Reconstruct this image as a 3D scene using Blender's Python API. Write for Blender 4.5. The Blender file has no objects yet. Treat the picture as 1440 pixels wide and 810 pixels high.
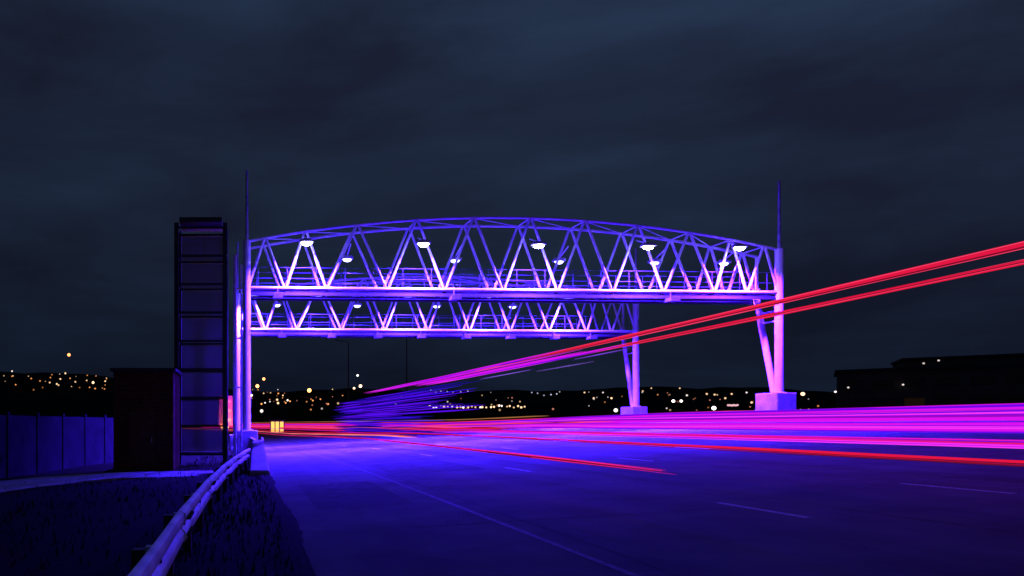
import bpy, bmesh, math, random
from mathutils import Vector, Matrix
random.seed(11)
sc = bpy.context.scene
COL = sc.collection
R = math.radians

# ------------------------------------------------------------------ camera
cam_d = bpy.data.cameras.new('camera'); cam = bpy.data.objects.new('camera', cam_d); COL.objects.link(cam)
cam.location = (0, 0, 1.6); cam.rotation_euler = (R(90), 0, 0)
cam_d.sensor_width = 36; cam_d.lens = 24
cam_d.shift_x = 0.257; cam_d.shift_y = 0.1333          # shift lens: the view runs along the road, framed to its right and up
cam_d.clip_start = 0.1; cam_d.clip_end = 6000
sc.camera = cam

# ------------------------------------------------------------------ sky: dark overcast dusk
world = bpy.data.worlds.new('World'); sc.world = world; world.use_nodes = True
nt = world.node_tree; nt.nodes.clear()
N, L = nt.nodes.new, nt.links.new
out = N('ShaderNodeOutputWorld')
sky = N('ShaderNodeTexSky'); sky.sky_type = 'NISHITA'; sky.sun_disc = False
sky.sun_elevation = R(-4); sky.sun_rotation = R(200)
bg1 = N('ShaderNodeBackground'); bg1.inputs['Strength'].default_value = 0.06
L(sky.outputs[0], bg1.inputs['Color'])
tc = N('ShaderNodeTexCoord'); mp = N('ShaderNodeMapping'); mp.inputs['Scale'].default_value = (1.0, 1.0, 3.6)
mp.inputs['Rotation'].default_value = (0, R(-8), 0)
L(tc.outputs['Generated'], mp.inputs['Vector'])
nz = N('ShaderNodeTexNoise'); nz.inputs['Scale'].default_value = 2.3; nz.inputs['Detail'].default_value = 6
nz.inputs['Roughness'].default_value = 0.55; nz.inputs['Distortion'].default_value = 0.35
L(mp.outputs[0], nz.inputs['Vector'])
rp = N('ShaderNodeValToRGB')
rp.color_ramp.elements[0].position = 0.33; rp.color_ramp.elements[0].color = (0.0078, 0.0108, 0.0255, 1)
rp.color_ramp.elements[1].position = 0.68; rp.color_ramp.elements[1].color = (0.0136, 0.0258, 0.0560, 1)
L(nz.outputs['Fac'], rp.inputs['Fac'])
# clouds lie thicker and darker towards the horizon
sx = N('ShaderNodeSeparateXYZ'); L(tc.outputs['Generated'], sx.inputs[0])
mr = N('ShaderNodeMapRange'); mr.inputs['From Min'].default_value = 0.0; mr.inputs['From Max'].default_value = 0.45
mr.inputs['To Min'].default_value = 0.42; mr.inputs['To Max'].default_value = 1.18
L(sx.outputs['Z'], mr.inputs['Value'])
mr2 = N('ShaderNodeMapRange'); mr2.inputs['From Min'].default_value = -0.35; mr2.inputs['From Max'].default_value = 0.7
mr2.inputs['To Min'].default_value = 0.80; mr2.inputs['To Max'].default_value = 1.22
L(sx.outputs['X'], mr2.inputs['Value'])
mu = N('ShaderNodeMath'); mu.operation = 'MULTIPLY'; L(mr.outputs[0], mu.inputs[0]); L(mr2.outputs[0], mu.inputs[1])
bg2 = N('ShaderNodeBackground'); L(rp.outputs['Color'], bg2.inputs['Color']); L(mu.outputs[0], bg2.inputs['Strength'])
add = N('ShaderNodeAddShader'); L(bg1.outputs[0], add.inputs[0]); L(bg2.outputs[0], add.inputs[1])
L(add.outputs[0], out.inputs['Surface'])

# last trace of dusk light through cloud
sun_d = bpy.data.lights.new('dusk_sun', 'SUN'); sun_d.energy = 0.006; sun_d.angle = R(20); sun_d.color = (0.8, 0.86, 1)
sun = bpy.data.objects.new('dusk_sun', sun_d); COL.objects.link(sun); sun.rotation_euler = (R(70), 0, R(200))

sc.view_settings.view_transform = 'Standard'; sc.view_settings.look = 'None'
sc.view_settings.exposure = 0; sc.view_settings.gamma = 1
FLOOD = (0.036, 0.0085, 1.0)
FLOOD_W = 26000.0

# ------------------------------------------------------------------ materials
MAT = {}
def pbr(name, col, rough=0.6, metal=0.0, noise=0.25, scale=6.0, bump=0.0, detail=5):
    if name in MAT: return MAT[name]
    m = bpy.data.materials.new(name); m.use_nodes = True
    t = m.node_tree; b = t.nodes['Principled BSDF']
    c = t.nodes.new('ShaderNodeTexCoord'); n = t.nodes.new('ShaderNodeTexNoise')
    n.inputs['Scale'].default_value = scale; n.inputs['Detail'].default_value = detail
    t.links.new(c.outputs['Object'], n.inputs['Vector'])
    r = t.nodes.new('ShaderNodeValToRGB')
    r.color_ramp.elements[0].position = 0.3; r.color_ramp.elements[1].position = 0.7
    r.color_ramp.elements[0].color = tuple(x*(1-noise) for x in col)+(1,)
    r.color_ramp.elements[1].color = tuple(min(1, x*(1+noise)) for x in col)+(1,)
    t.links.new(n.outputs['Fac'], r.inputs['Fac']); t.links.new(r.outputs['Color'], b.inputs['Base Color'])
    b.inputs['Roughness'].default_value = rough; b.inputs['Metallic'].default_value = metal
    if bump:
        bp = t.nodes.new('ShaderNodeBump'); bp.inputs['Strength'].default_value = bump; bp.inputs['Distance'].default_value = 0.02
        t.links.new(n.outputs['Fac'], bp.inputs['Height']); t.links.new(bp.outputs['Normal'], b.inputs['Normal'])
    MAT[name] = m; return m
def glow(name, col, s):
    if name in MAT: return MAT[name]
    m = bpy.data.materials.new(name); m.use_nodes = True
    t = m.node_tree; t.nodes.clear()
    o = t.nodes.new('ShaderNodeOutputMaterial'); e = t.nodes.new('ShaderNodeEmission')
    e.inputs['Color'].default_value = tuple(col)+(1,); e.inputs['Strength'].default_value = s
    t.links.new(e.outputs[0], o.inputs['Surface'])
    MAT[name] = m; return m

STEEL = pbr('painted_steel', (0.62, 0.62, 0.64), 0.45, 0.0, 0.10, 3)
GALV = pbr('galvanised_steel', (0.36, 0.37, 0.39), 0.5, 0.3, 0.5, 3.2, 0.3)
RAILG = pbr('guardrail_zinc', (0.70, 0.70, 0.71), 0.6, 0.1, 0.38, 2.4, 0.25)
DARKST = pbr('dark_steel', (0.035, 0.035, 0.04), 0.6, 0.2, 0.3, 6)
GRATE = pbr('walkway_steel', (0.035, 0.035, 0.04), 0.7, 0.2, 0.2, 5)
RAILM = pbr('handrail_steel', (0.03, 0.03, 0.033), 0.6, 0.2, 0.2, 5)
CAMM = pbr('camera_housing', (0.10, 0.10, 0.11), 0.6, 0.2, 0.2, 5)
BLACKP = pbr('black_pole', (0.008, 0.008, 0.008), 0.9, 0, 0.2, 5)
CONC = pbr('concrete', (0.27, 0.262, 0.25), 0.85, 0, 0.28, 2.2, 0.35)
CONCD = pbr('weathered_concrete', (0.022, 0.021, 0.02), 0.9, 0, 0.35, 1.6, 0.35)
PAINT = pbr('road_paint', (0.12, 0.116, 0.108), 0.7, 0, 0.45, 14)
BROWN = pbr('brown_cladding', (0.13, 0.05, 0.028), 0.75, 0, 0.3, 5)
RUBBER = pbr('rubber', (0.02, 0.02, 0.02), 0.8, 0, 0.2, 8)
WHITEP = pbr('blue_truck_paint', (0.05, 0.05, 0.30), 0.45, 0, 0.15, 1.2)
FACADE = pbr('dark_render', (0.10, 0.085, 0.075), 0.9, 0, 0.25, 0.4)
GLASSD = pbr('window_glass', (0.02, 0.022, 0.028), 0.12, 0, 0.1, 2)
LEAF = pbr('grass_blades', (0.016, 0.019, 0.009), 0.9, 0, 0.4, 4)
for m_ in (CONCD, LEAF, BROWN, PAINT): m_.node_tree.nodes['Principled BSDF'].inputs['Specular IOR Level'].default_value = 0.06
LENS = glow('flood_lens', (0.64, 0.60, 1.0), 85)
LENS_DIM = glow('dim_flood_lens', (0.55, 0.5, 1.0), 7)
LENS_MID = glow('far_flood_lens', (0.62, 0.56, 1.0), 14)

def road_mat():
    m = pbr('asphalt', (0.085, 0.084, 0.083), 0.95, 0, 0.34, 0.8, 0)
    t = m.node_tree; b = t.nodes['Principled BSDF']; b.inputs['Specular IOR Level'].default_value = 0.12
    c = t.nodes.new('ShaderNodeTexCoord')
    n2 = t.nodes.new('ShaderNodeTexNoise'); n2.inputs['Scale'].default_value = 55; n2.inputs['Detail'].default_value = 4
    t.links.new(c.outputs['Object'], n2.inputs['Vector'])
    bp = t.nodes.new('ShaderNodeBump'); bp.inputs['Strength'].default_value = 0.35; bp.inputs['Distance'].default_value = 0.012
    t.links.new(n2.outputs['Fac'], bp.inputs['Height']); t.links.new(bp.outputs['Normal'], b.inputs['Normal'])
    # long wheel-worn streaks running with the lanes
    mp = t.nodes.new('ShaderNodeMapping'); mp.inputs['Scale'].default_value = (1.6, 0.03, 1)
    n3 = t.nodes.new('ShaderNodeTexNoise'); n3.inputs['Scale'].default_value = 1.0; n3.inputs['Detail'].default_value = 3
    t.links.new(c.outputs['Object'], mp.inputs['Vector']); t.links.new(mp.outputs[0], n3.inputs['Vector'])
    src = b.inputs['Base Color'].links[0].from_socket
    mx = t.nodes.new('ShaderNodeMix'); mx.data_type = 'RGBA'; mx.blend_type = 'MULTIPLY'; mx.inputs['Factor'].default_value = 0.55
    r = t.nodes.new('ShaderNodeValToRGB'); r.color_ramp.elements[0].position = 0.35; r.color_ramp.elements[1].position = 0.65
    r.color_ramp.elements[0].color = (0.62, 0.62, 0.62, 1); r.color_ramp.elements[1].color = (1.15, 1.15, 1.15, 1)
    t.links.new(n3.outputs['Fac'], r.inputs['Fac'])
    t.links.new(src, mx.inputs[6]); t.links.new(r.outputs['Color'], mx.inputs[7]); t.links.new(mx.outputs[2], b.inputs['Base Color'])
    return m
ASPH = road_mat()
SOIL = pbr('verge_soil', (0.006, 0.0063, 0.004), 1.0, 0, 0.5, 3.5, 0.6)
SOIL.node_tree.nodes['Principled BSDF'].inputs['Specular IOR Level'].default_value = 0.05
HILLM = pbr('hill_scrub', (0.018, 0.018, 0.016), 1.0, 0, 0.4, 0.02)
HILLM.node_tree.nodes['Principled BSDF'].inputs['Specular IOR Level'].default_value = 0.0

# ------------------------------------------------------------------ mesh helpers
def box(bm, c, s, rot=None):
    m = Matrix.Translation(Vector(c))
    if rot is not None: m = m @ rot
    m = m @ Matrix.Diagonal((s[0], s[1], s[2], 1))
    bmesh.ops.create_cube(bm, size=1, matrix=m)
def bbox(bm, a, b):
    box(bm, [(a[i]+b[i])/2 for i in range(3)], [abs(b[i]-a[i]) for i in range(3)])
def tube(bm, a, b, r, n=10, r2=None):
    a, b = Vector(a), Vector(b); d = b-a
    q = d.to_track_quat('Z', 'Y').to_matrix().to_4x4()
    bmesh.ops.create_cone(bm, cap_ends=True, segments=n, radius1=r, radius2=r if r2 is None else r2, depth=d.length,
                          matrix=Matrix.Translation((a+b)/2) @ q)
def sweep(bm, pts, prof):
    """sweep a closed profile [(side, up)] along pts (horizontal tangents)"""
    rings = []
    for i, p in enumerate(pts):
        t = (Vector(pts[min(i+1, len(pts)-1)])-Vector(pts[max(i-1, 0)])); t.z = 0; t.normalize()
        s = Vector((t.y, -t.x, 0))
        rings.append([bm.verts.new(Vector(p)+s*a+Vector((0, 0, b))) for a, b in prof])
    n = len(prof)
    for i in range(len(rings)-1):
        for k in range(n):
            bm.faces.new((rings[i][k], rings[i][(k+1) % n], rings[i+1][(k+1) % n], rings[i+1][k]))
    bm.faces.new(rings[0]); bm.faces.new(list(reversed(rings[-1])))
def circ(r, n=10): return [(r*math.cos(2*math.pi*k/n), r*math.sin(2*math.pi*k/n)) for k in range(n)]
def obj(name, bm, mat, parent=None, smooth=False, bevel=0):
    bmesh.ops.recalc_face_normals(bm, faces=bm.faces)
    me = bpy.data.meshes.new(name); bm.to_mesh(me); bm.free()
    for m in (mat if isinstance(mat, (list, tuple)) else [mat]): me.materials.append(m)
    if smooth:
        for p in me.polygons: p.use_smooth = True
        me.set_sharp_from_angle(angle=R(40))
    o = bpy.data.objects.new(name, me); COL.objects.link(o)
    if parent is not None: o.parent = parent
    if bevel:
        md = o.modifiers.new('bevel', 'BEVEL'); md.width = bevel; md.segments = 2; md.limit_method = 'ANGLE'
    return o
def tag(o, label, cat, group=None):
    o['label'] = label; o['category'] = cat
    if group: o['group'] = group
    return o
def thing(name, label, cat, loc=(0, 0, 0), rz=0, group=None):
    o = bpy.data.objects.new(name, None); COL.objects.link(o)
    o.empty_display_size = 0.3; o.location = loc; o.rotation_euler = (0, 0, rz)
    return tag(o, label, cat, group)
BM = bmesh.new

# ------------------------------------------------------------------ road alignment: straight, then a left-hand bend, banked 6 %
SLOPE = 0.06
T0, T1 = 0.65, 23.6                                     # left and right road edges
def bend(y): return 0.0 if y < 12 else -(y-12)**2/(2*450.0)
def grade(y):
    if y < 30: return 0.0
    if y < 60: return -0.011*(y-30)
    return -0.33
def road_z(t, y): return SLOPE*(t-T0) + grade(y)
def on_road(t, y, h=0.0): return Vector((t+bend(y), y, road_z(t, y)+h))
def ys_range(a, b):
    out, y = [], a
    while y < b:
        out.append(y); y += 1.5 if y < 60 else 4
    out.append(b); return out

# ground sheet, one piece to the horizon
def ground_z(x, y):
    t = x-bend(min(y, 260))
    if t <= T0+0.06: z = 0.02-0.035*max(0, min(T0-t, 12)) + grade(y)
    elif t < T1: z = road_z(t, y)-0.35
    else: z = road_z(T1, y)-0.1
    if t > 60: z = z*max(0, 1-(t-60)/60)
    return z
def lines(neg, pos):
    return sorted(set([-v for v in neg] + pos))
xs = lines([1, 2, 3, 4.5, 6, 8, 11, 15, 22, 35, 60, 100, 180, 320, 600, 1200, 2500, 4000],
           [0, 0.3, 0.52, 0.7, 1, 4, 8, 12, 16, 20, 23.3, 23.8, 26, 30, 36, 45, 60, 80, 120, 200, 350, 700, 1300, 2500, 4000])
ysl = [-300, -80, -30, -12, -6] + [-3+1.5*i for i in range(44)] + [66, 72, 80, 90, 100, 115, 130, 150, 175, 200, 240, 260, 330, 450, 700, 1200, 2200, 4000]
bm = BM(); grid = []
for y in ysl:
    row = []
    for x in xs:
        xx = x+bend(min(y, 260)) if abs(x) < 61 else x
        row.append(bm.verts.new((xx, y, ground_z(xx, y) + (random.uniform(-0.03, 0.03) if -9 < x < 0.4 and -3 < y < 60 else 0))))
    grid.append(row)
for j in range(len(ysl)-1):
    for i in range(len(xs)-1):
        bm.faces.new((grid[j][i], grid[j][i+1], grid[j+1][i+1], grid[j+1][i]))
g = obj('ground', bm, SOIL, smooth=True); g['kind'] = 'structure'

# ragged strip of dirt and weeds lapping over the road edge
bm = BM(); pr = None; y = -3.0
while y < 70:
    e = T0 + .08 + .07*math.sin(y*.7) + random.uniform(-.02, .04)
    ring = [bm.verts.new(Vector((T0-.35+bend(y), y, .01+grade(y)))), bm.verts.new(Vector((T0-.05+bend(y), y, .045+grade(y)+random.uniform(0, .02)))), bm.verts.new(on_road(e, y, -.004))]
    if pr:
        for k in range(2): bm.faces.new((pr[k], pr[k+1], ring[k+1], ring[k]))
    pr = ring; y += .22 if y < 30 else .6
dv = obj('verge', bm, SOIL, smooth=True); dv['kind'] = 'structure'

# carriageway
bm = BM(); prev = None
for y in ys_range(-12, 260):
    a, b = on_road(T0, y), on_road(T1, y)
    ring = [bm.verts.new(a-Vector((0, 0, .45))), bm.verts.new(a), bm.verts.new((a+b)/2), bm.verts.new(b), bm.verts.new(b-Vector((0, 0, .45)))]
    if prev:
        for k in range(4): bm.faces.new((prev[k], prev[k+1], ring[k+1], ring[k]))
    prev = ring
rd = obj('road', bm, ASPH); rd['kind'] = 'structure'
# painted lines, part of the road structure
bm = BM()
def strip(t, y0, y1, w):
    pr = None
    n = max(1, int((y1-y0)/2))
    for i in range(n+1):
        y = y0+(y1-y0)*i/n
        v = [bm.verts.new(on_road(t-w/2, y, .005)), bm.verts.new(on_road(t+w/2, y, .005))]
        if pr: bm.faces.new((pr[0], pr[1], v[1], v[0]))
        pr = v
strip(3.62, -10, 250, 0.08); strip(21.9, -10, 250, 0.12)
obj('edge_lines', bm, PAINT)['kind'] = 'structure'
bm = BM()
for k, t in enumerate((7.22, 10.88, 14.55, 18.2)):
    y = 8.8-17.2 + (0.9 if k == 1 else (2.0*k))*(k > 0)
    while y < 160: strip(t, y, y+1.7, 0.10); y += 8.6
ml = obj('lane_dashes', bm, pbr('dash_paint', (.34, .33, .31), .8, 0, .4, 14)); ml['kind'] = 'structure'

# resurfaced patches and tar seams
bm = BM()
def patch(t0, t1, y0, y1, dz):
    pr = None; n = max(1, int((y1-y0)/1.5))
    for i in range(n+1):
        y = y0+(y1-y0)*i/n; j = random.uniform(-.04, .04)
        v = [bm.verts.new(on_road(t0+j, y, dz)), bm.verts.new(on_road(t1+j, y, dz))]
        if pr: bm.faces.new((pr[0], pr[1], v[1], v[0]))
        pr = v
patch(1.3, 3.1, 12.5, 17.5, .004); patch(4.1, 6.7, 19, 23.5, .004)
for t in (3.95, 8.1, 11.7): patch(t, t+.04, -6, 60, .003)
for y in (9.9, 16.2, 24.4, 31): patch(.9, 7.0, y, y+.05, .0034)
rp_ = obj('road_patches', bm, pbr('tar_patch', (.050, .050, .050), .95, 0, .35, 3)); rp_['kind'] = 'structure'
rp_.data.materials[0].node_tree.nodes['Principled BSDF'].inputs['Specular IOR Level'].default_value = 0.1

# ------------------------------------------------------------------ far hills
def lerp_tab(tab, x):
    if x <= tab[0][0]: return tab[0][1]
    for (a, u), (b, v) in zip(tab, tab[1:]):
        if x <= b: return u+(v-u)*(x-a)/(b-a)
    return tab[-1][1]
# skyline: bearing (tangent from straight ahead) -> tangent of elevation of the ridge
RIDGE = [(-3, .05), (-.36, .078), (-.30, .076), (-.22, .070), (-.1, .056), (0.0, .048), (.1, .050), (.2, .052), (.35, .048), (.5, .052), (.62, .055), (.75, .053), (.86, .047), (1.0, .058), (1.2, .066), (3, .05)]
DF, DR = 330.0, 950.0
def hill_z(b, d):
    e = lerp_tab(RIDGE, b); zr = 1.6+e*DR
    f = min(1.0, max(0.0, (d-DF)/(DR-DF)))
    return -2 + (zr+2)*f**1.15
bm = BM(); rows = []
bs = [-3+0.03*i for i in range(201)]
ds = [DF, 400, 470, 540, 610, 690, 770, 860, 950, 1300, 1800]
for d in ds:
    row = []
    for b in bs:
        z = hill_z(b, d)
        if 400 <= d <= 950: z += 3.0*(d/950)*(math.sin(b*31+d*.01)+math.sin(b*83+1.3+d*.02)*.6)*0.5 + random.uniform(-1.2, 1.2)*d/950
        if d > 950: z = hill_z(b, 950)*(1-(d-950)/850)-3
        row.append(bm.verts.new((b*d, d, z)))
    rows.append(row)
for j in range(len(ds)-1):
    for i in range(len(bs)-1): bm.faces.new((rows[j][i], rows[j][i+1], rows[j+1][i+1], rows[j+1][i]))
hl = obj('hills', bm, HILLM); hl['kind'] = 'structure'

# ------------------------------------------------------------------ toll gantries
NODES = [0, 2.0, 4.2, 7.38, 10.45, 13.56, 16.52, 19.5, 22.3, 25.07, 26.9, 28.7]   # bottom panel points along the span
TOPS = [0.95, 3.08, 5.8, 8.95, 12.0, 15.05, 18.0, 20.9, 23.7, 26.0, 27.85]
SPAN, DEEP = 28.7, 1.55
ZB = 8.7                                                 # bottom chord
def arch_z(u):
    k = (u-SPAN*0.49)/(SPAN*0.51)
    return 12.55-1.55*k*k
def floodlight(g, u, v, z, tilt, hue=FLOOD, power=FLOOD_W, lens=LENS, k=1.0):
    r = bpy.data.objects.new('floodlight', None); COL.objects.link(r); r.parent = g; r.location = (u, v, z)
    r.empty_display_size = .2
    bm = BM(); box(bm, (0, 0, .10), (.74*(.5+.5*k), .40*(.5+.5*k), .13)); box(bm, (0, 0, .19), (.4, .26, .06))
    for q in range(5): box(bm, (-.24+.12*q, 0, .225), (.02, .22, .05))
    h = obj('housing', bm, GALV, r, bevel=.02)
    bm = BM(); bmesh.ops.create_uvsphere(bm, u_segments=18, v_segments=10, radius=1, matrix=Matrix.Translation((0, 0, .03)) @ Matrix.Diagonal((.34*k, .19*k, .20*k, 1)))
    for ve in [w for w in bm.verts if w.co.z > .036]: ve.co.z = .036
    obj('lens', bm, lens, r, smooth=True)
    bm = BM(); s = -1 if v > 0 else 1
    tube(bm, (0, 0, .2), (0, s*(abs(v) if v < 0 else v-DEEP), .62), .035, 8)
    obj('bracket', bm, STEEL, r)
    ld = bpy.data.lights.new('flood_beam', 'AREA'); ld.shape = 'DISK'; ld.size = .5; ld.energy = power; ld.color = hue; ld.spread = R(141)
    lo = bpy.data.objects.new('flood_beam', ld); COL.objects.link(lo); lo.parent = r
    lo.location = (0, 0, -.20); lo.rotation_euler = (tilt, 0, 0)
    sd = bpy.data.lights.new('flood_spill', 'POINT'); sd.energy = power*.008; sd.color = hue; sd.shadow_soft_size = .2
    so = bpy.data.objects.new('flood_spill', sd); COL.objects.link(so); so.parent = r; so.location = (0, 0, -.35)
    return r
def gantry(name, label, origin, rz, front_u, rear_u, base_r, hue, power, dress, lens=LENS):
    g = thing(name, label, 'toll gantry', origin, rz, 'toll gantries over the motorway')
    # truss members
    for v, rr in ((0, .10), (DEEP, .09)):
        bm = BM(); tube(bm, (0.05, v, ZB), (SPAN, v, ZB), rr, 12); obj('bottom_chord', bm, STEEL, g, True)
        bm = BM(); pts = [(SPAN*i/40, v, arch_z(SPAN*i/40)) for i in range(41)]
        sweep(bm, pts, circ(.075)); obj('arched_top_chord', bm, STEEL, g, True)
        for i, ut in enumerate(TOPS):
            for ub in (NODES[i], NODES[i+1]):
                a = Vector((ub+(.06 if ub < ut else -.06), v, ZB+.05)); b = Vector((ut+(-.06 if ub < ut else .06), v, arch_z(ut)-.05))
                bm = BM(); tube(bm, a, b, .068, 8); obj('diagonal', bm, STEEL, g, True)
    bm = BM()
    for i, ut in enumerate(TOPS):
        tube(bm, (ut, .06, arch_z(ut)), (ut, DEEP-.06, arch_z(ut)), .04, 8)
        if i < len(TOPS)-1: tube(bm, (ut, .06, arch_z(ut)-.02), (TOPS[i+1], DEEP-.06, arch_z(TOPS[i+1])-.02), .03, 6)
    obj('top_bracing', bm, STEEL, g, True)
    # walkway between the two truss planes
    bm = BM(); 
    for v in (.22, .5, .78, 1.06, 1.34): bbox(bm, (.2, v-.11, ZB-.09), (SPAN-.2, v+.11, ZB-.05))
    for u in NODES[1:-1]: bbox(bm, (u-.05, .08, ZB-.19), (u+.05, DEEP-.08, ZB-.094))
    wk = obj('walkway', bm, GRATE, g)
    for v in (.16, DEEP-.16):
        bm = BM()
        for z in (.55, 1.12): tube(bm, (.3, v, ZB+z), (SPAN-.3, v, ZB+z), .014, 6)
        u = .6
        while u < SPAN: tube(bm, (u, v, ZB-.05), (u, v, ZB+1.13), .016, 6); u += 1.53
        obj('handrail', bm, RAILM, wk, True)
    bm = BM(); bbox(bm, (.2, DEEP+.10, ZB-.34), (SPAN-.2, DEEP+.2, ZB-.10)); bbox(bm, (.2, -.02, ZB-.36), (SPAN-.2, .04, ZB-.2))
    obj('cable_tray', bm, GRATE, wk)
    # columns
    for u, b in ((0, -.2), (SPAN, base_r)):
        ph = 1.15 if u else 1.5
        bm = BM(); tube(bm, (u, 0, b+ph), (u, 0, arch_z(u)+.05), .21, 20)
        tube(bm, (u, 0, b+ph), (u, 0, b+ph+.05), .33, 20)
        c = obj('column', bm, STEEL, g, True)
        bm = BM(); tube(bm, (u, 0, arch_z(u)+.05), (u, 0, arch_z(u)+3.7), .09, 12, .06); obj('mast', bm, GALV, c, True)
        bm = BM(); tube(bm, (u, .35, b+ph), (u, DEEP, ZB-.1), .155, 16); tube(bm, (u, DEEP, ZB-.1), (u, DEEP, ZB+.5), .155, 16)
        tube(bm, (u, DEEP, ZB+.5), (u, DEEP, arch_z(u)), .08, 12)
        obj('inclined_leg', bm, STEEL, g, True)
        bm = BM()
        for z in (ZB-.95, ZB-1.5): tube(bm, (u, .2, z), (u, DEEP*(z-b-ph)/(ZB-b-ph)*.9+.1, z), .05, 8)
        obj('leg_brace', bm, STEEL, g, True)
        bm = BM(); bbox(bm, (u-.55, -.5, b-.3), (u+.55, 1.0, b+ph)); obj('pedestal', bm, CONC, g, bevel=.05)
    # lamps, lit
    for i, u in enumerate(front_u): floodlight(g, u, -1.0, 10.8, R(9), hue[min(i, len(hue)-1)], power, lens, .80)
    for i, u in enumerate(rear_u): floodlight(g, u, DEEP+1.05, 10.85, R(-9), hue[min(i, len(hue)-1)], power*.5, LENS_DIM, .72)
    # number plate cameras and antennas under the deck
    for k, u in enumerate(dress):
        bm = BM(); box(bm, (u, -.18, ZB-.48), (.42, .6, .2)); tube(bm, (u, -.1, ZB-.4), (u, -.1, ZB-.04), .03, 8)
        box(bm, (u, -.50, ZB-.47), (.5, .06, .28))
        obj('camera_box', bm, CAMM, g, bevel=.015)
    return g
VIO = (0.040, 0.0080, 1.0)
PINKV = (0.055, 0.0065, 1.0)
near = gantry('toll_gantry', 'nearer steel toll gantry with arched truss, five bright violet floodlights and widest span', (-.11, 35.5, 0), R(2.5),
              [3.0, 9.0, 15.0, 20.8, 25.7], [5.75, 11.9, 17.9, 23.5, 27.6], 2.15, [FLOOD, FLOOD, FLOOD, VIO, PINKV], FLOOD_W, [1.6, 10.9, 22.6])
far = gantry('toll_gantry', 'farther toll gantry seen below and behind the nearer one, with camera boxes hanging under it', (-.8, 47.9, -.42), R(2.5),
             [1.05, 5.6, 11.8, 17.6, 23.1], [3.0, 9.0, 15.0, 20.8], 2.15, [FLOOD, FLOOD, FLOOD, VIO], FLOOD_W*.8, [3.1, 6.6, 9.9, 13.0, 16.2, 19.4, 22.6, 25.3], LENS_MID)

# ------------------------------------------------------------------ access tower beside the left columns
tw = thing('access_tower', 'tall dark framed access tower with grey panels left of the gantry columns', 'ladder tower', (-1.93, 28.0, -.15))
W, D, HT = 1.95, 1.1, 9.85
for x in (-W/2, W/2):
    for y in (-D/2, D/2):
        bm = BM(); bbox(bm, (x-.09, y-.09, 0), (x+.09, y+.09, HT)); obj('post', bm, DARKST, tw, bevel=.01)
for k in range(9):
    z = .55+1.14*k
    bm = BM()
    for y in (-D/2, D/2): bbox(bm, (-W/2+.09, y-.04, z-.045), (W/2-.09, y+.04, z+.045))
    for x in (-W/2, W/2): bbox(bm, (x-.04, -D/2+.09, z-.045), (x+.04, D/2-.09, z+.045))
    obj('bay_frame', bm, DARKST, tw)
def sheet_mat():
    m = bpy.data.materials.new('perforated_sheet'); m.use_nodes = True; t = m.node_tree; t.nodes.clear()
    o = t.nodes.new('ShaderNodeOutputMaterial'); a = t.nodes.new('ShaderNodeMixShader'); b = t.nodes.new('ShaderNodeMixShader')
    d = t.nodes.new('ShaderNodeBsdfDiffuse'); d.inputs[0].default_value = (.75, .74, .72, 1)
    tl = t.nodes.new('ShaderNodeBsdfTranslucent'); tl.inputs[0].default_value = (.0028, .0034, .0010, 1)
    tp = t.nodes.new('ShaderNodeBsdfTransparent'); a.inputs[0].default_value = .5; b.inputs[0].default_value = .62
    t.links.new(d.outputs[0], a.inputs[1]); t.links.new(tl.outputs[0], a.inputs[2])
    t.links.new(tp.outputs[0], b.inputs[1]); t.links.new(a.outputs[0], b.inputs[2]); t.links.new(b.outputs[0], o.inputs[0])
    return m
SHEET = sheet_mat()
for k in range(8):
    bm = BM(); z = .55+1.14*k+.06; bbox(bm, (-W/2+.1, D/2-.012, z), (W/2-.1, D/2-.006, z+1.02)); obj('panel', bm, SHEET, tw)
bm = BM(); bbox(bm, (-W/2+.12, -D/2-.15, HT+.003), (W/2-.12, D/2+.15, HT+.2)); obj('top_cap', bm, DARKST, tw, bevel=.02)
# slender post next to the tower carrying cables
bm = BM(); tube(bm, (0, 0, 0), (0, 0, 9.3), .085, 14); tube(bm, (.28, .1, 0), (.28, .1, 8.9), .045, 10)
for z in (1.2, 3.4, 5.6, 7.8): box(bm, (.14, .05, z), (.42, .12, .06))
cp = obj('cable_riser', bm, STEEL, None, True); cp.location = (-.62, 30.4, -.15)
tag(cp, 'twin steel cable riser pipes between the dark access tower and the near gantry column', 'pipe')

# equipment hut
hut = thing('equipment_hut', 'tall dark brown clad equipment hut left of the access tower', 'hut', (-3.86, 25.6, -.2))
bm = BM(); bbox(bm, (-1.1, -.6, .12), (1.1, 1.7, 3.75))
for k in range(24): box(bm, (0, -.62, .3+.148*k), (2.16, .05, .06))
obj('wall', bm, BROWN, hut, bevel=.01)
bm = BM(); bbox(bm, (-1.2, -.75, 3.753), (1.2, 1.85, 3.86)); obj('roof', bm, DARKST, hut)
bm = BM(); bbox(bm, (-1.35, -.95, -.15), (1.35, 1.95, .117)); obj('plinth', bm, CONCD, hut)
bm = BM(); bbox(bm, (-.5, -.69, .25), (.45, -.652, 2.3)); hd = obj('door', bm, BROWN, hut)
bm = BM(); tube(bm, (.32, -.73, 1.15), (.32, -.73, 1.35), .02, 8); obj('handle', bm, GALV, hd)

# precast wall on the left
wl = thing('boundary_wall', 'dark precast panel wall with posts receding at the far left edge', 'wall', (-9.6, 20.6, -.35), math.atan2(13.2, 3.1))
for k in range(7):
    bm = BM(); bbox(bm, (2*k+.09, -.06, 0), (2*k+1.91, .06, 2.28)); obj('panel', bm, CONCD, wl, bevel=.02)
    bm = BM(); bbox(bm, (2*k-.09, -.1, 0), (2*k+.09, .1, 2.40)); obj('pier', bm, CONCD, wl, bevel=.02)
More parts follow.
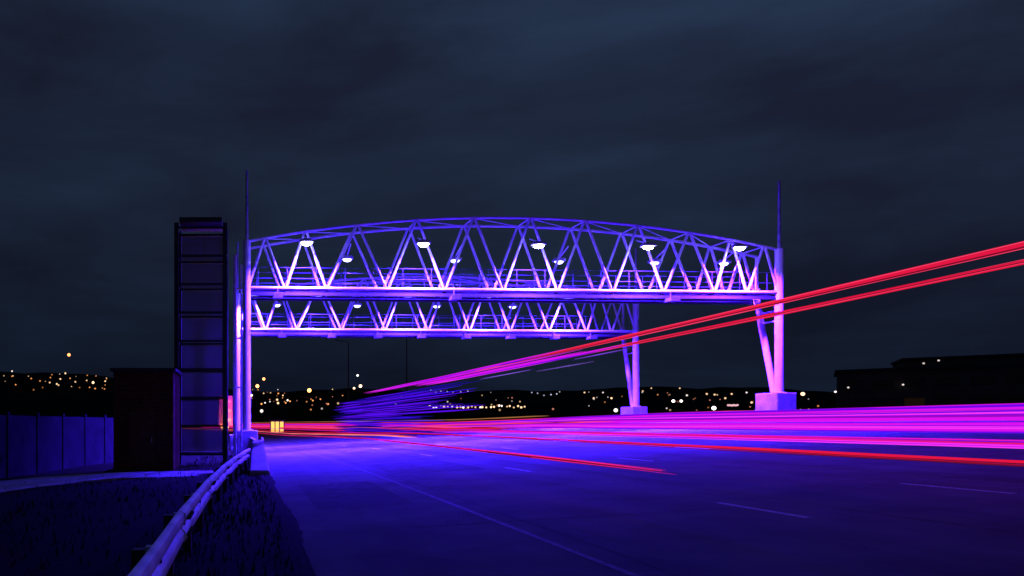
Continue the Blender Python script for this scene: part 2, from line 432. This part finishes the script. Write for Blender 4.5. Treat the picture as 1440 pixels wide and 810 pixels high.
# concrete drainage channel in front of the hut
bm = BM()
sweep(bm, [(-8.6, 15.6, -.34), (-8.0, 17.6, -.32), (-7.0, 19.8, -.28), (-5.9, 21.6, -.24), (-4.4, 22.7, -.2), (-1.15, 23.1, -.17)], [(-1.1, 0), (1.0, 0), (1.0, .10), (.9, .13), (.1, .12), (0, .09), (-.1, .12), (-1.1, .14)])
tag(obj('concrete_channel', bm, CONC), 'pale concrete channel crossing the dark verge in front of the brown hut', 'channel')

# ------------------------------------------------------------------ guardrail
gpts = [(-.62, -1), (-.66, 3), (-.67, 7), (-.62, 11), (-.53, 14), (-.36, 18), (-.16, 21.5), (.06, 24.6)]
def gx(y): return lerp_tab([(b, a) for a, b in gpts], y)
gr = thing('guardrail', 'galvanised corrugated guardrail running from the foreground to the gantry column', 'guardrail', (-.66, 3, -.05))
W_PROF = [(-.003, 0), (.040, .018), (.050, .05), (.050, .09), (.040, .115), (.006, .145), (.006, .165), (.040, .195), (.050, .22), (.050, .26), (.040, .292), (-.003, .31)]
prof = [(a, b) for a, b in W_PROF] + [(a-.012, b) for a, b in reversed(W_PROF)]
bm = BM(); path = []
y = -1.0
while y <= 24.7: path.append((gx(y)+.66+0.004*math.sin(y*1.7), y-3, .50+.005*math.sin(y*.9))); y += .55
sweep(bm, path, prof); obj('rail', bm, RAILG, gr, True)
y = 1.2
while y < 24.5:
    bm = BM(); x = gx(y)+.66
    bbox(bm, (x-.19, y-3-.05, -.3), (x-.09, y-3+.05, .74)); obj('post', bm, DARKST, gr, bevel=.008)
    bm = BM(); bbox(bm, (x-.088, y-3-.05, .55), (x-.016, y-3+.05, .76)); obj('spacer', bm, GALV, gr)
    bm = BM()
    tube(bm, (x-.02, y-3, .655), (x+.028, y-3, .655), .022, 8); obj('bolt', bm, DARKST, gr)
    y += 1.9
for y in (1.2+1.9, 1.2+3*1.9, 1.2+5*1.9, 1.2+7*1.9, 1.2+9*1.9, 1.2+11*1.9):
    bm = BM(); pts = [(gx(v)+.66+.006, v-3, .498) for v in (y-.28, y, y+.28)]
    sweep(bm, pts, [(a+.004, b) for a, b in prof]); lp_ = obj('lap_joint', bm, RAILG, gr, True)
    bm = BM()
    for dy in (-.2, -.07, .07, .2):
        for z in (.572, .735): tube(bm, (gx(y+dy)+.66+.05, y+dy-3, z), (gx(y+dy)+.66+.10, y+dy-3, z), .018, 8)
    obj('bolt', bm, DARKST, lp_)
# concrete barrier round the left pedestal
bb = thing('crash_barrier', 'pale concrete crash barrier end at the foot of the left gantry columns', 'barrier', (.34, 24.6, -.05))
bm = BM(); sweep(bm, [(0, 0, 0), (-.03, 3, 0), (-.1, 7, 0), (-.25, 11, 0), (-.5, 15, 0), (-1.0, 20, -.1), (-1.6, 26, -.2)], [(-.30, 0), (.30, 0), (.27, .12), (.12, .40), (.08, 1.0), (-.08, 1.0), (-.12, .40), (-.27, .12)])
obj('barrier_wall', bm, CONC, bb, bevel=.02)
bm = BM()
vs = [bm.verts.new(p) for p in ((-.34, -3.4, 0), (.36, -3.4, 0), (.36, -.02, 0), (-.34, -.02, 0), (-.30, -3.4, .22), (.30, -3.4, .22), (.16, -.02, 1.1), (-.2, -.02, 1.1))]
for f in ((0, 1, 5, 4), (1, 2, 6, 5), (2, 3, 7, 6), (3, 0, 4, 7), (4, 5, 6, 7), (0, 3, 2, 1)): bm.faces.new([vs[i] for i in f])
obj('nose_block', bm, CONC, bb, bevel=.04)
for k in range(2):
    bm = BM(); sweep(bm, [(-.20, -.9, .55+.3*k), (.12, -.5, .62+.3*k), (.2, 1.5, .66+.3*k), (.18, 4, .66+.3*k)], [(-.02, 0), (.03, 0), (.05, .07), (.03, .16), (-.02, .16)])
    obj('rail', bm, GALV, bb, True)

# median barrier
bm = BM(); ys = ys_range(-10, 240)
sweep(bm, [tuple(on_road(24.1, y, -.1)) for y in ys], [(-.32, 0), (.32, 0), (.30, .18), (.13, .42), (.09, .86), (-.09, .86), (-.13, .42), (-.30, .18)])
tag(obj('median_barrier', bm, CONC), 'long concrete median barrier along the far right side of the motorway', 'barrier')

# ------------------------------------------------------------------ streaks of vehicle light along the lanes: bundles of fine glowing filaments
def tone(name, c, s=1.0): return glow(name, c, s)
RED = [tone('red_streak', (.78, .008, .055), 1.0), tone('hot_red_streak', (1.0, .05, .14), 1.0), tone('deep_red_streak', (.50, .006, .04), 1.0), tone('dark_red_streak', (.18, .003, .02), 1.0)]
PINK = [tone('pink_streak', (1.0, .018, .28)), tone('hot_pink_streak', (1.0, .12, .46)), tone('deep_pink_streak', (.60, .01, .20)), RED[3]]
ROSE = [tone('rose_streak', (1.0, .14, .20)), tone('hot_rose_streak', (1.0, .42, .32)), RED[2], RED[3]]
MAG = [tone('magenta_streak', (.72, .006, .86)), tone('hot_magenta_streak', (1.0, .04, .95)), tone('deep_magenta_streak', (.32, .003, .55)), tone('violet_streak', (.16, .002, .80))]
REDMAG = [tone('crimson_streak', (.85, .008, .22)), MAG[0], RED[2], MAG[3]]
AMB = [tone('amber_streak', (.46, .20, .06)), tone('dull_amber_streak', (.22, .09, .03)), tone('dark_amber_streak', (.09, .035, .015))]
PALE = [tone('pale_violet_streak', (.30, .14, .95)), MAG[3]]
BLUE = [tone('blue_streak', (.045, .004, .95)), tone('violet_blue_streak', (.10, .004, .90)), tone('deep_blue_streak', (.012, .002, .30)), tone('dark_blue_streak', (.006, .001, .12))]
def filament(bm, t, h, y0, y1, r, mi, level=None):
    pts = []; y = y0
    while y < y1: pts.append(y); y += 1.4 if y < 60 else 4
    pts.append(y1)
    rings = []; ph = random.uniform(0, 6)
    for y in pts:
        z = (level+h) if level is not None else road_z(t, y)+h
        p = Vector((t+bend(y)+.005*math.sin(y*.4+ph), y, z+.004*math.sin(y*.6+ph)))
        q = r*min(1, .15+min(y-y0, y1-y)/3.5)
        rings.append([bm.verts.new(p+Vector((a, 0, b))) for a, b in circ(q, 6)])
    fs = []
    for i in range(len(rings)-1):
        for k in range(6): fs.append(bm.faces.new((rings[i][k], rings[i][(k+1) % 6], rings[i+1][(k+1) % 6], rings[i+1][k])))
    fs.append(bm.faces.new(rings[0])); fs.append(bm.faces.new(list(reversed(rings[-1]))))
    for f in fs: f.material_index = mi
LEVEL = SLOPE*(9.0-T0)
def streak(t, h, y0, y1, R_, n, m, label, flat=False, jit=2.0, core=True):
    bm = BM()
    for k in range(n):
        a = random.uniform(0, 6.28); q = R_*math.sqrt(random.random()) if k or not core else 0
        mi = 0 if (k == 0 and core) else random.choice([0, 0, 1] + list(range(len(m))) + [len(m)-1])
        rr = R_*(.42 if (k == 0 and core) else random.uniform(.10, .26))
        filament(bm, t+q*math.cos(a), h+q*math.sin(a), y0+random.uniform(0, jit), y1-random.uniform(0, jit), rr, mi, LEVEL if flat else None)
    return tag(obj('light_streak', bm, m, None, True), label, 'light streak', 'streaks of vehicle light along the motorway')
streak(5.35, .72, 8.6, 150, .050, 8, PINK, 'thin pink red streak ending mid road, lowest and nearest to the left road edge', jit=.5)
streak(6.3, .80, 23, 150, .065, 7, ROSE, 'short rose streak just above the lowest streak near the left bend')
streak(7.85, .78, -6, 150, .040, 9, RED, 'lowest bright red streak running off the right edge of the photo')
streak(10.15, .80, -6, 150, .042, 9, REDMAG, 'second lowest red streak running off the right edge of the photo')
for t, h, m, r, w in ((11.7, .62, MAG, .05, 'lowest magenta streak of the right hand band'), (12.6, .80, MAG, .06, 'thin magenta violet streak second from bottom in the right hand band'),
                   (13.5, .82, MAG, .085, 'thick magenta streak low in the right hand band'), (15.2, .66, MAG, .10, 'magenta streak in the middle of the right hand band'),
                   (16.1, .90, MAG, .08, 'narrow magenta violet streak in the middle of the right hand band'), (17.3, .80, MAG, .12, 'thickest magenta streak above the middle of the right hand band'),
                   (18.6, .92, MAG, .10, 'magenta violet streak third from top in the right hand band'), (19.6, .70, MAG, .11, 'magenta streak second from top in the right hand band'), (20.8, .66, MAG, .10, 'topmost magenta streak of the right hand band')):
    streak(t, h, -6, 44, r, 16, m, w, jit=9)
for t, h, m, r, w in ((12.2, .75, RED, .12, 'red streak lowest in the red bundle left of the middle'), (13.8, .80, PINK, .13, 'pink streak low in the red bundle left of the middle'),
                   (15.6, .78, RED, .15, 'red streak in the middle of the red bundle left of the middle'), (17.2, .84, REDMAG, .15, 'crimson streak in the upper middle of the red bundle'),
                   (19.0, .80, PINK, .15, 'pink streak high in the red bundle left of the middle'), (20.4, .86, RED, .14, 'topmost red streak of the bundle below the amber one')):
    streak(t, h, 25+random.uniform(-1, 4), 160, r, 12, m, w, jit=8)
streak(21.2, 1.12, 45, 160, .07, 4, AMB, 'thin amber streak above the red bundle, ending beneath the far gantry', jit=1)
streak(9.50, 3.30, -4, 34, .044, 10, RED, 'upper of the two high red streaks sloping up across the right column', True, jit=6)
streak(10.30, 3.27, -4, 34, .048, 10, RED, 'lower of the two high red streaks sloping up across the right column', True, jit=6)
streak(9.50, 3.29, 19, 49, .085, 14, MAG, 'upper magenta streak where the high red streaks sink towards the road', True, jit=7)
streak(10.25, 3.27, 18, 40, .075, 10, MAG, 'lower magenta streak where the high red streaks sink towards the road', True, jit=7)
streak(9.3, 2.95, 16.6, 19.6, .028, 3, PALE, 'short pale violet streak just left of the far right column legs', True, jit=.4)
streak(9.0, 2.74, 17.5, 21.5, .022, 3, PALE, 'short pale violet streak low beside the far right column legs', True, jit=.4)
streak(8.9, 2.80, 21, 26, .03, 3, PALE, 'short pale violet streak beneath the merging high streaks', True, jit=.6)
# floodlit blur of a passing vehicle, made as glowing blue filaments below the high streaks
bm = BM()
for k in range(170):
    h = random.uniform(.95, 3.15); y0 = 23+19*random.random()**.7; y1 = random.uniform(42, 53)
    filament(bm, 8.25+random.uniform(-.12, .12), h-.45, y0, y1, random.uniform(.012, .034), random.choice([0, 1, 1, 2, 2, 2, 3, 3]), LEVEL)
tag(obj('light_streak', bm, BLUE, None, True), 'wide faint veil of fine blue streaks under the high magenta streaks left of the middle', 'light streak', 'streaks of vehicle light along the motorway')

# ------------------------------------------------------------------ far city lights
WARM = (1.0, .62, .34); ORNG = (1.0, .36, .10); WHT = (1.0, .86, .80); PNK = (1.0, .55, .62)
cache = {}
def lamp_mesh(rad, colr, st, pole):
    key = (round(rad, 2), colr, round(st, 2), pole)
    if key in cache: return cache[key]
    bm = BM(); tube(bm, (0, 0, -pole), (0, 0, -rad*.9), .03, 6)
    bmesh.ops.create_icosphere(bm, subdivisions=2, radius=rad)
    for f in bm.faces:
        if f.calc_center_median().z > -rad*.93 and f.calc_area() < 4*rad*rad and abs(f.normal.z) < 2: f.material_index = 1
    for f in bm.faces:
        if all(math.hypot(w.co.x, w.co.y) < .031 for w in f.verts): f.material_index = 0
    me = bpy.data.meshes.new('street_lamp'); bm.to_mesh(me); bm.free()
    me.materials.append(BLACKP); me.materials.append(glow('lamp_%d_%d' % (int(colr[1]*100), int(st*100)), colr, st))
    cache[key] = me; return me
def solve(b, e, lo=DF+10):
    d = lo
    while d < DR and hill_z(b, d)+7 < 1.6+e*d: d += 4
    return d
def city(b, e, rad, colr, st, label, group, d=None, pole=8):
    if d is None: d = solve(b, e)
    o = bpy.data.objects.new('street_lamp', lamp_mesh(rad, colr, st, pole)); COL.objects.link(o)
    o.location = (b*d, d, 1.6+e*d)
    return tag(o, label, 'street lamp', group)
def pb(x): return (x-350)/960.0
def pe(y): return (597-y)/960.0
GL = ('small warm street lamp on the dark ridge at the far left', 'street lamps on the left ridge')
for x, y, r_, c, s in ((17, 522, .9, WHT, 1.6), (40, 529, .7, WARM, .5), (70, 538, .8, WARM, 1.2), (73, 527, .7, ORNG, .8), (80, 540, .8, WARM, 1.6), (84, 526, .6, WARM, .8),
                       (85, 533, .9, WARM, 1.4), (92, 525, 1.0, WARM, 1.8), (106, 537, .9, WARM, .9), (122, 535, .8, WARM, 1.0), (131, 538, 1.3, WARM, 2.5), (148, 536, .9, WARM, 1.4), (147, 547, .7, ORNG, .7), (60, 545, .6, ORNG, .4), (112, 545, .6, ORNG, .4)):
    city(pb(x), pe(y), r_, c, s, *GL)
city(pb(97), pe(499), 1.5, ORNG, 3.2, 'tallest orange lamp mast standing above the left ridge', None, d=640, pole=26)
for x, y, r_, c, s, l in ((362, 543, 1.9, ORNG, 4.5, 'bright lamp just right of the left gantry column, lower of two'), (371, 533, 1.6, ORNG, 3.4, 'orange lamp just right of the left gantry column, upper of two'),
                       (435, 549, 1.9, ORNG, 4, 'lone orange lamp above the small lit booth'), (498, 546, 1.1, WARM, 2.6, 'left lamp of the bright trio right of the lone orange lamp'),
                       (503, 528, 1.2, WHT, 2.2, 'top lamp of the bright trio right of the lone orange lamp'), (507, 543, 1.6, WARM, 3.6, 'right lamp of the bright trio right of the lone orange lamp'),
                       (354, 556, .9, WHT, 1.6, 'white lamp touching the left gantry column low on the hill'), (368, 578, .8, WHT, 1.0, 'dim white lamp left of the small lit booth'),
                       (1004, 574, 1.0, WHT, 3, 'bright white lamp low on the hill left of the right column'), (866, 577, .9, WHT, 1.6, 'white lamp low beside the far right pedestal'),
                       (947, 564, .9, WHT, 3, 'left of two bright white lamps midway between the right columns'), (958, 564, .8, WHT, 2.6, 'right of two bright white lamps midway between the right columns'),
                       (1129, 554, 1.5, WARM, 1.8, 'warm lamp just right of the near right column'), (1175, 551, 1.0, WHT, 1.2, 'white lamp at the left end of the dark building')):
    city(pb(x), pe(y), r_*1.25, c, s*1.4, l, None, pole=14 if y < 550 else 7)
GR = ('small warm light in the low lit strip beneath the high streaks', 'low strip of lit lamps beneath the high streaks')
for k in range(26):
    x = 604+k*5.4+random.uniform(-1.5, 1.5)
    city(pb(x), pe(571.5+random.uniform(-1.2, 1.6)), random.uniform(.55, .9), random.choice([WARM, WHT, WARM]), random.uniform(.8, 2.2), *GR, d=520)
for x in (548, 556): city(pb(x), pe(569), .9, PNK, 2, 'pinkish lamp of a close pair left of the lit strip', 'pair of pink lamps', d=520)
GU = ('small pale light in the upper row on the hillside above the lit strip', 'upper row of pale hillside lights')
for x, y in ((606, 549), (613, 552), (620, 550), (629, 551), (637, 551), (648, 551), (658, 550), (748, 552), (756, 553), (765, 556), (775, 555), (783, 554)):
    city(pb(x), pe(y), .7, (.72, .70, 1.0), random.uniform(.45, .9), *GU)
GM = ('tiny warm street lamp on the hillside just right of the left gantry column', 'warm lamps beside the left gantry column')
for k in range(26):
    city(pb(352+random.random()**1.3*130), pe(random.uniform(547, 572)), random.uniform(.5, .95), random.choice([ORNG, WARM, ORNG, WHT]), random.uniform(.5, 1.8), *GM)
for k in range(22):
    city(pb(random.uniform(2, 155)), pe(random.uniform(527, 550)), random.uniform(.4, .8), random.choice([ORNG, WARM, ORNG]), random.uniform(.3, 1.2), *GL)
GC = ('tiny city light on the dark far hillside between and behind the gantry legs', 'city lights on the far hillside')
for x, y in ((822, 552), (848, 552), (860, 560), (904, 550), (916, 546), (956, 546), (966, 556), (994, 554), (1005, 555), (1020, 560), (1029, 554), (1050, 552), (1057, 566), (835, 560)):
    city(pb(x), pe(y), .85, random.choice([WARM, WHT, WARM]), random.uniform(.8, 1.8), *GC)
for k in range(8): city(pb(1024+k*1.9), pe(570+random.uniform(-.7, .7)), .7, PNK, .9, 'tiny pink light in the low row left of the near right column', 'low row of pink lights')
for k in range(70):
    x = random.choice([random.uniform(800, 1170), random.uniform(560, 800), random.uniform(900, 1100), random.uniform(375, 490)]); y = random.uniform(551, 577)
    city(pb(x), pe(y), random.uniform(.4, .7), random.choice([WARM, ORNG, WHT, (.8, .25, .18), (.9, .3, .2)]), random.uniform(.2, .8), *GC)

# ------------------------------------------------------------------ buildings at the right
def block(name, label, loc, rz, w, dp, h, rows_, cols, lit, cat='building'):
    b = thing(name, label, cat, loc, rz)
    bm = BM(); bbox(bm, (0, 0, -3), (w, dp, h)); obj('wall', bm, FACADE, b)
    bm = BM(); bbox(bm, (-.4, -.4, h+.003), (w+.4, dp+.4, h+.5)); obj('roof', bm, DARKST, b)
    for j in range(rows_):
        for i in range(cols):
            cw = w/cols; x0 = i*cw+cw*.18; x1 = (i+1)*cw-cw*.18; z0 = 1.0+(h-1.0)*j/rows_+.5; z1 = z0+1.3
            bm = BM()
            fr = .08
            bbox(bm, (x0-fr, -.06, z0-fr), (x1+fr, -.003, z0)); bbox(bm, (x0-fr, -.06, z1), (x1+fr, -.003, z1+fr))
            bbox(bm, (x0-fr, -.06, z0+.001), (x0, -.003, z1-.001)); bbox(bm, (x1, -.06, z0+.001), (x1+fr, -.003, z1-.001))
            f = obj('window', bm, DARKST, b)
            bm = BM(); bbox(bm, (x0, -.03, z0), (x1, -.006, z1))
            obj('pane', bm, glow('dim_lit_window', (.9, .45, .2), .008) if (i, j) in lit else GLASSD, f)
    return b
block('office_block', 'long dark flat roofed building at the right edge of the photo', (107, 124, 0), R(-40), 48, 14, 11.0, 3, 12, {(3, 0), (6, 1), (9, 0), (10, 0), (2, 1)})
block('warehouse', 'taller dark block rising behind the long building at right', (165, 172, 0), R(-36), 24, 16, 17.8, 4, 6, {(1, 3), (3, 2)})
for x, y, s in ((1270, 541, .9), (1299, 511, .7), (1320, 507, .7), (1337, 534, .8), (1381, 543, .5), (1193, 545, .8)):
    d = 118; o = city(pb(x), pe(y), .16, WHT, s, 'small pale lamp standing in front of the dark buildings at right', 'lamps before the dark buildings', d=d, pole=max(1.0, 1.6+pe(y)*d-1.2))

# small lit booth by the bend
bt = thing('booth', 'small glowing yellow booth at the roadside near the bend', 'booth', (4.0, 96, -.35), R(3))
bm = BM(); bbox(bm, (-1.0, 0, 0), (1.0, 1.6, .9)); bbox(bm, (-1.0, 0, 2.35), (1.0, 1.6, 2.5))
for x in (-.95, -.32, .32, .95): bbox(bm, (x-.07, .003, .903), (x+.07, .15, 2.347))
obj('frame', bm, STEEL, bt)
bm = BM(); bbox(bm, (-1.25, -.3, 2.503), (1.25, 1.9, 2.68)); obj('roof', bm, DARKST, bt)
for x in (-.63, 0, .63):
    bm = BM(); bbox(bm, (x-.24, .05, .905), (x+.24, .08, 2.345)); obj('lit_window', bm, glow('booth_light', (1.0, .55, .12), 1.5), bt)

# orange hazard marker beyond the left column with its lamp
hz = thing('hazard_marker', 'red and orange hazard marker board lit by an orange lamp behind the left column', 'road sign', (-2.02, 60, -.35), R(4))
hz.scale = (1.2, 1.2, 1.15)
bm = BM(); tube(bm, (0, .06, 0), (0, .06, 4.0), .06, 10); obj('post', bm, GALV, hz)
bm = BM(); bbox(bm, (-.5, -.02, 1.6), (.5, .02, 3.9)); obj('board', bm, pbr('marker_red', (.45, .04, .002), .5, 0, .15, 4), hz, bevel=.01)
bm = BM()
for z in (1.75, 2.45, 3.15):
    vs = [bm.verts.new(p) for p in ((-.45, -.03, z), (-.1, -.03, z), (.45, -.03, z+.30), (-.1, -.03, z+.6), (-.45, -.03, z+.6), (.1, -.03, z+.30))]
    bm.faces.new(vs)
obj('chevron', bm, pbr('marker_yellow', (.65, .25, .004), .5, 0, .1, 4), hz)
lp = thing('warning_lamp', 'glowing amber warning lamp in front of the hazard marker board', 'lamp', (-2.05, 58.2, -.35))
bm = BM(); tube(bm, (0, 0, 0), (0, 0, 1.5), .04, 10); box(bm, (0, 0, .03), (.5, .4, .06)); obj('stand', bm, DARKST, lp)
bm = BM(); bmesh.ops.create_uvsphere(bm, u_segments=16, v_segments=10, radius=.3, matrix=Matrix.Translation((0, 0, 1.72)) @ Matrix.Diagonal((1.1, .7, .8, 1))); obj('lens', bm, glow('amber_lens', (1.0, .42, .07), 4), lp, True)
ld = bpy.data.lights.new('amber_beam', 'POINT'); ld.energy = 700; ld.color = (1, .36, .03); ld.shadow_soft_size = .3
lo = bpy.data.objects.new('amber_beam', ld); COL.objects.link(lo); lo.parent = lp; lo.location = (0, -.1, 2.2)

# unlit lamp posts beyond the gantries
for x, y, l in ((572, 466, 'dark unlit lamp post under the middle of the far gantry'), (490, 478, 'dark unlit lamp post left of the middle, above the bright trio of lamps')):
    d = 110; zt = 1.6+pe(y)*d
    p = thing('street_lamp', l, 'street lamp', (pb(x)*d, d, -.4))
    bm = BM(); tube(bm, (0, 0, 0), (0, 0, zt), .12, 10, .07); obj('pole', bm, DARKST, p, True)
    bm = BM(); tube(bm, (0, 0, zt), (-1.6, 0, zt+.3), .05, 8); box(bm, (-1.8, 0, zt+.31), (.7, .25, .12)); obj('lamp_head', bm, DARKST, p)

# ------------------------------------------------------------------ rough grass on the verge
bm = BM()
for k in range(5200):
    y = 2.5+34*random.random()**1.6; x = random.uniform(-7, .5) if random.random() < .6 else random.uniform(-1.2, .5)
    if x < -2.5 and y > 22.5: continue
    z = ground_z(x, y)-.02; hgt = random.uniform(.05, .20); a = random.uniform(0, 6.28); w = random.uniform(.006, .014)+y*.0005
    dx, dy = math.cos(a)*w, math.sin(a)*w; lx, ly = random.uniform(-.06, .06), random.uniform(-.06, .06)
    v = [bm.verts.new((x-dx, y-dy, z)), bm.verts.new((x+dx, y+dy, z)), bm.verts.new((x+lx, y+ly, z+hgt))]
    bm.faces.new(v)
gs = tag(obj('grass', bm, LEAF), 'rough dark grass growing on the verge beside the guardrail', 'grass'); gs['kind'] = 'stuff'
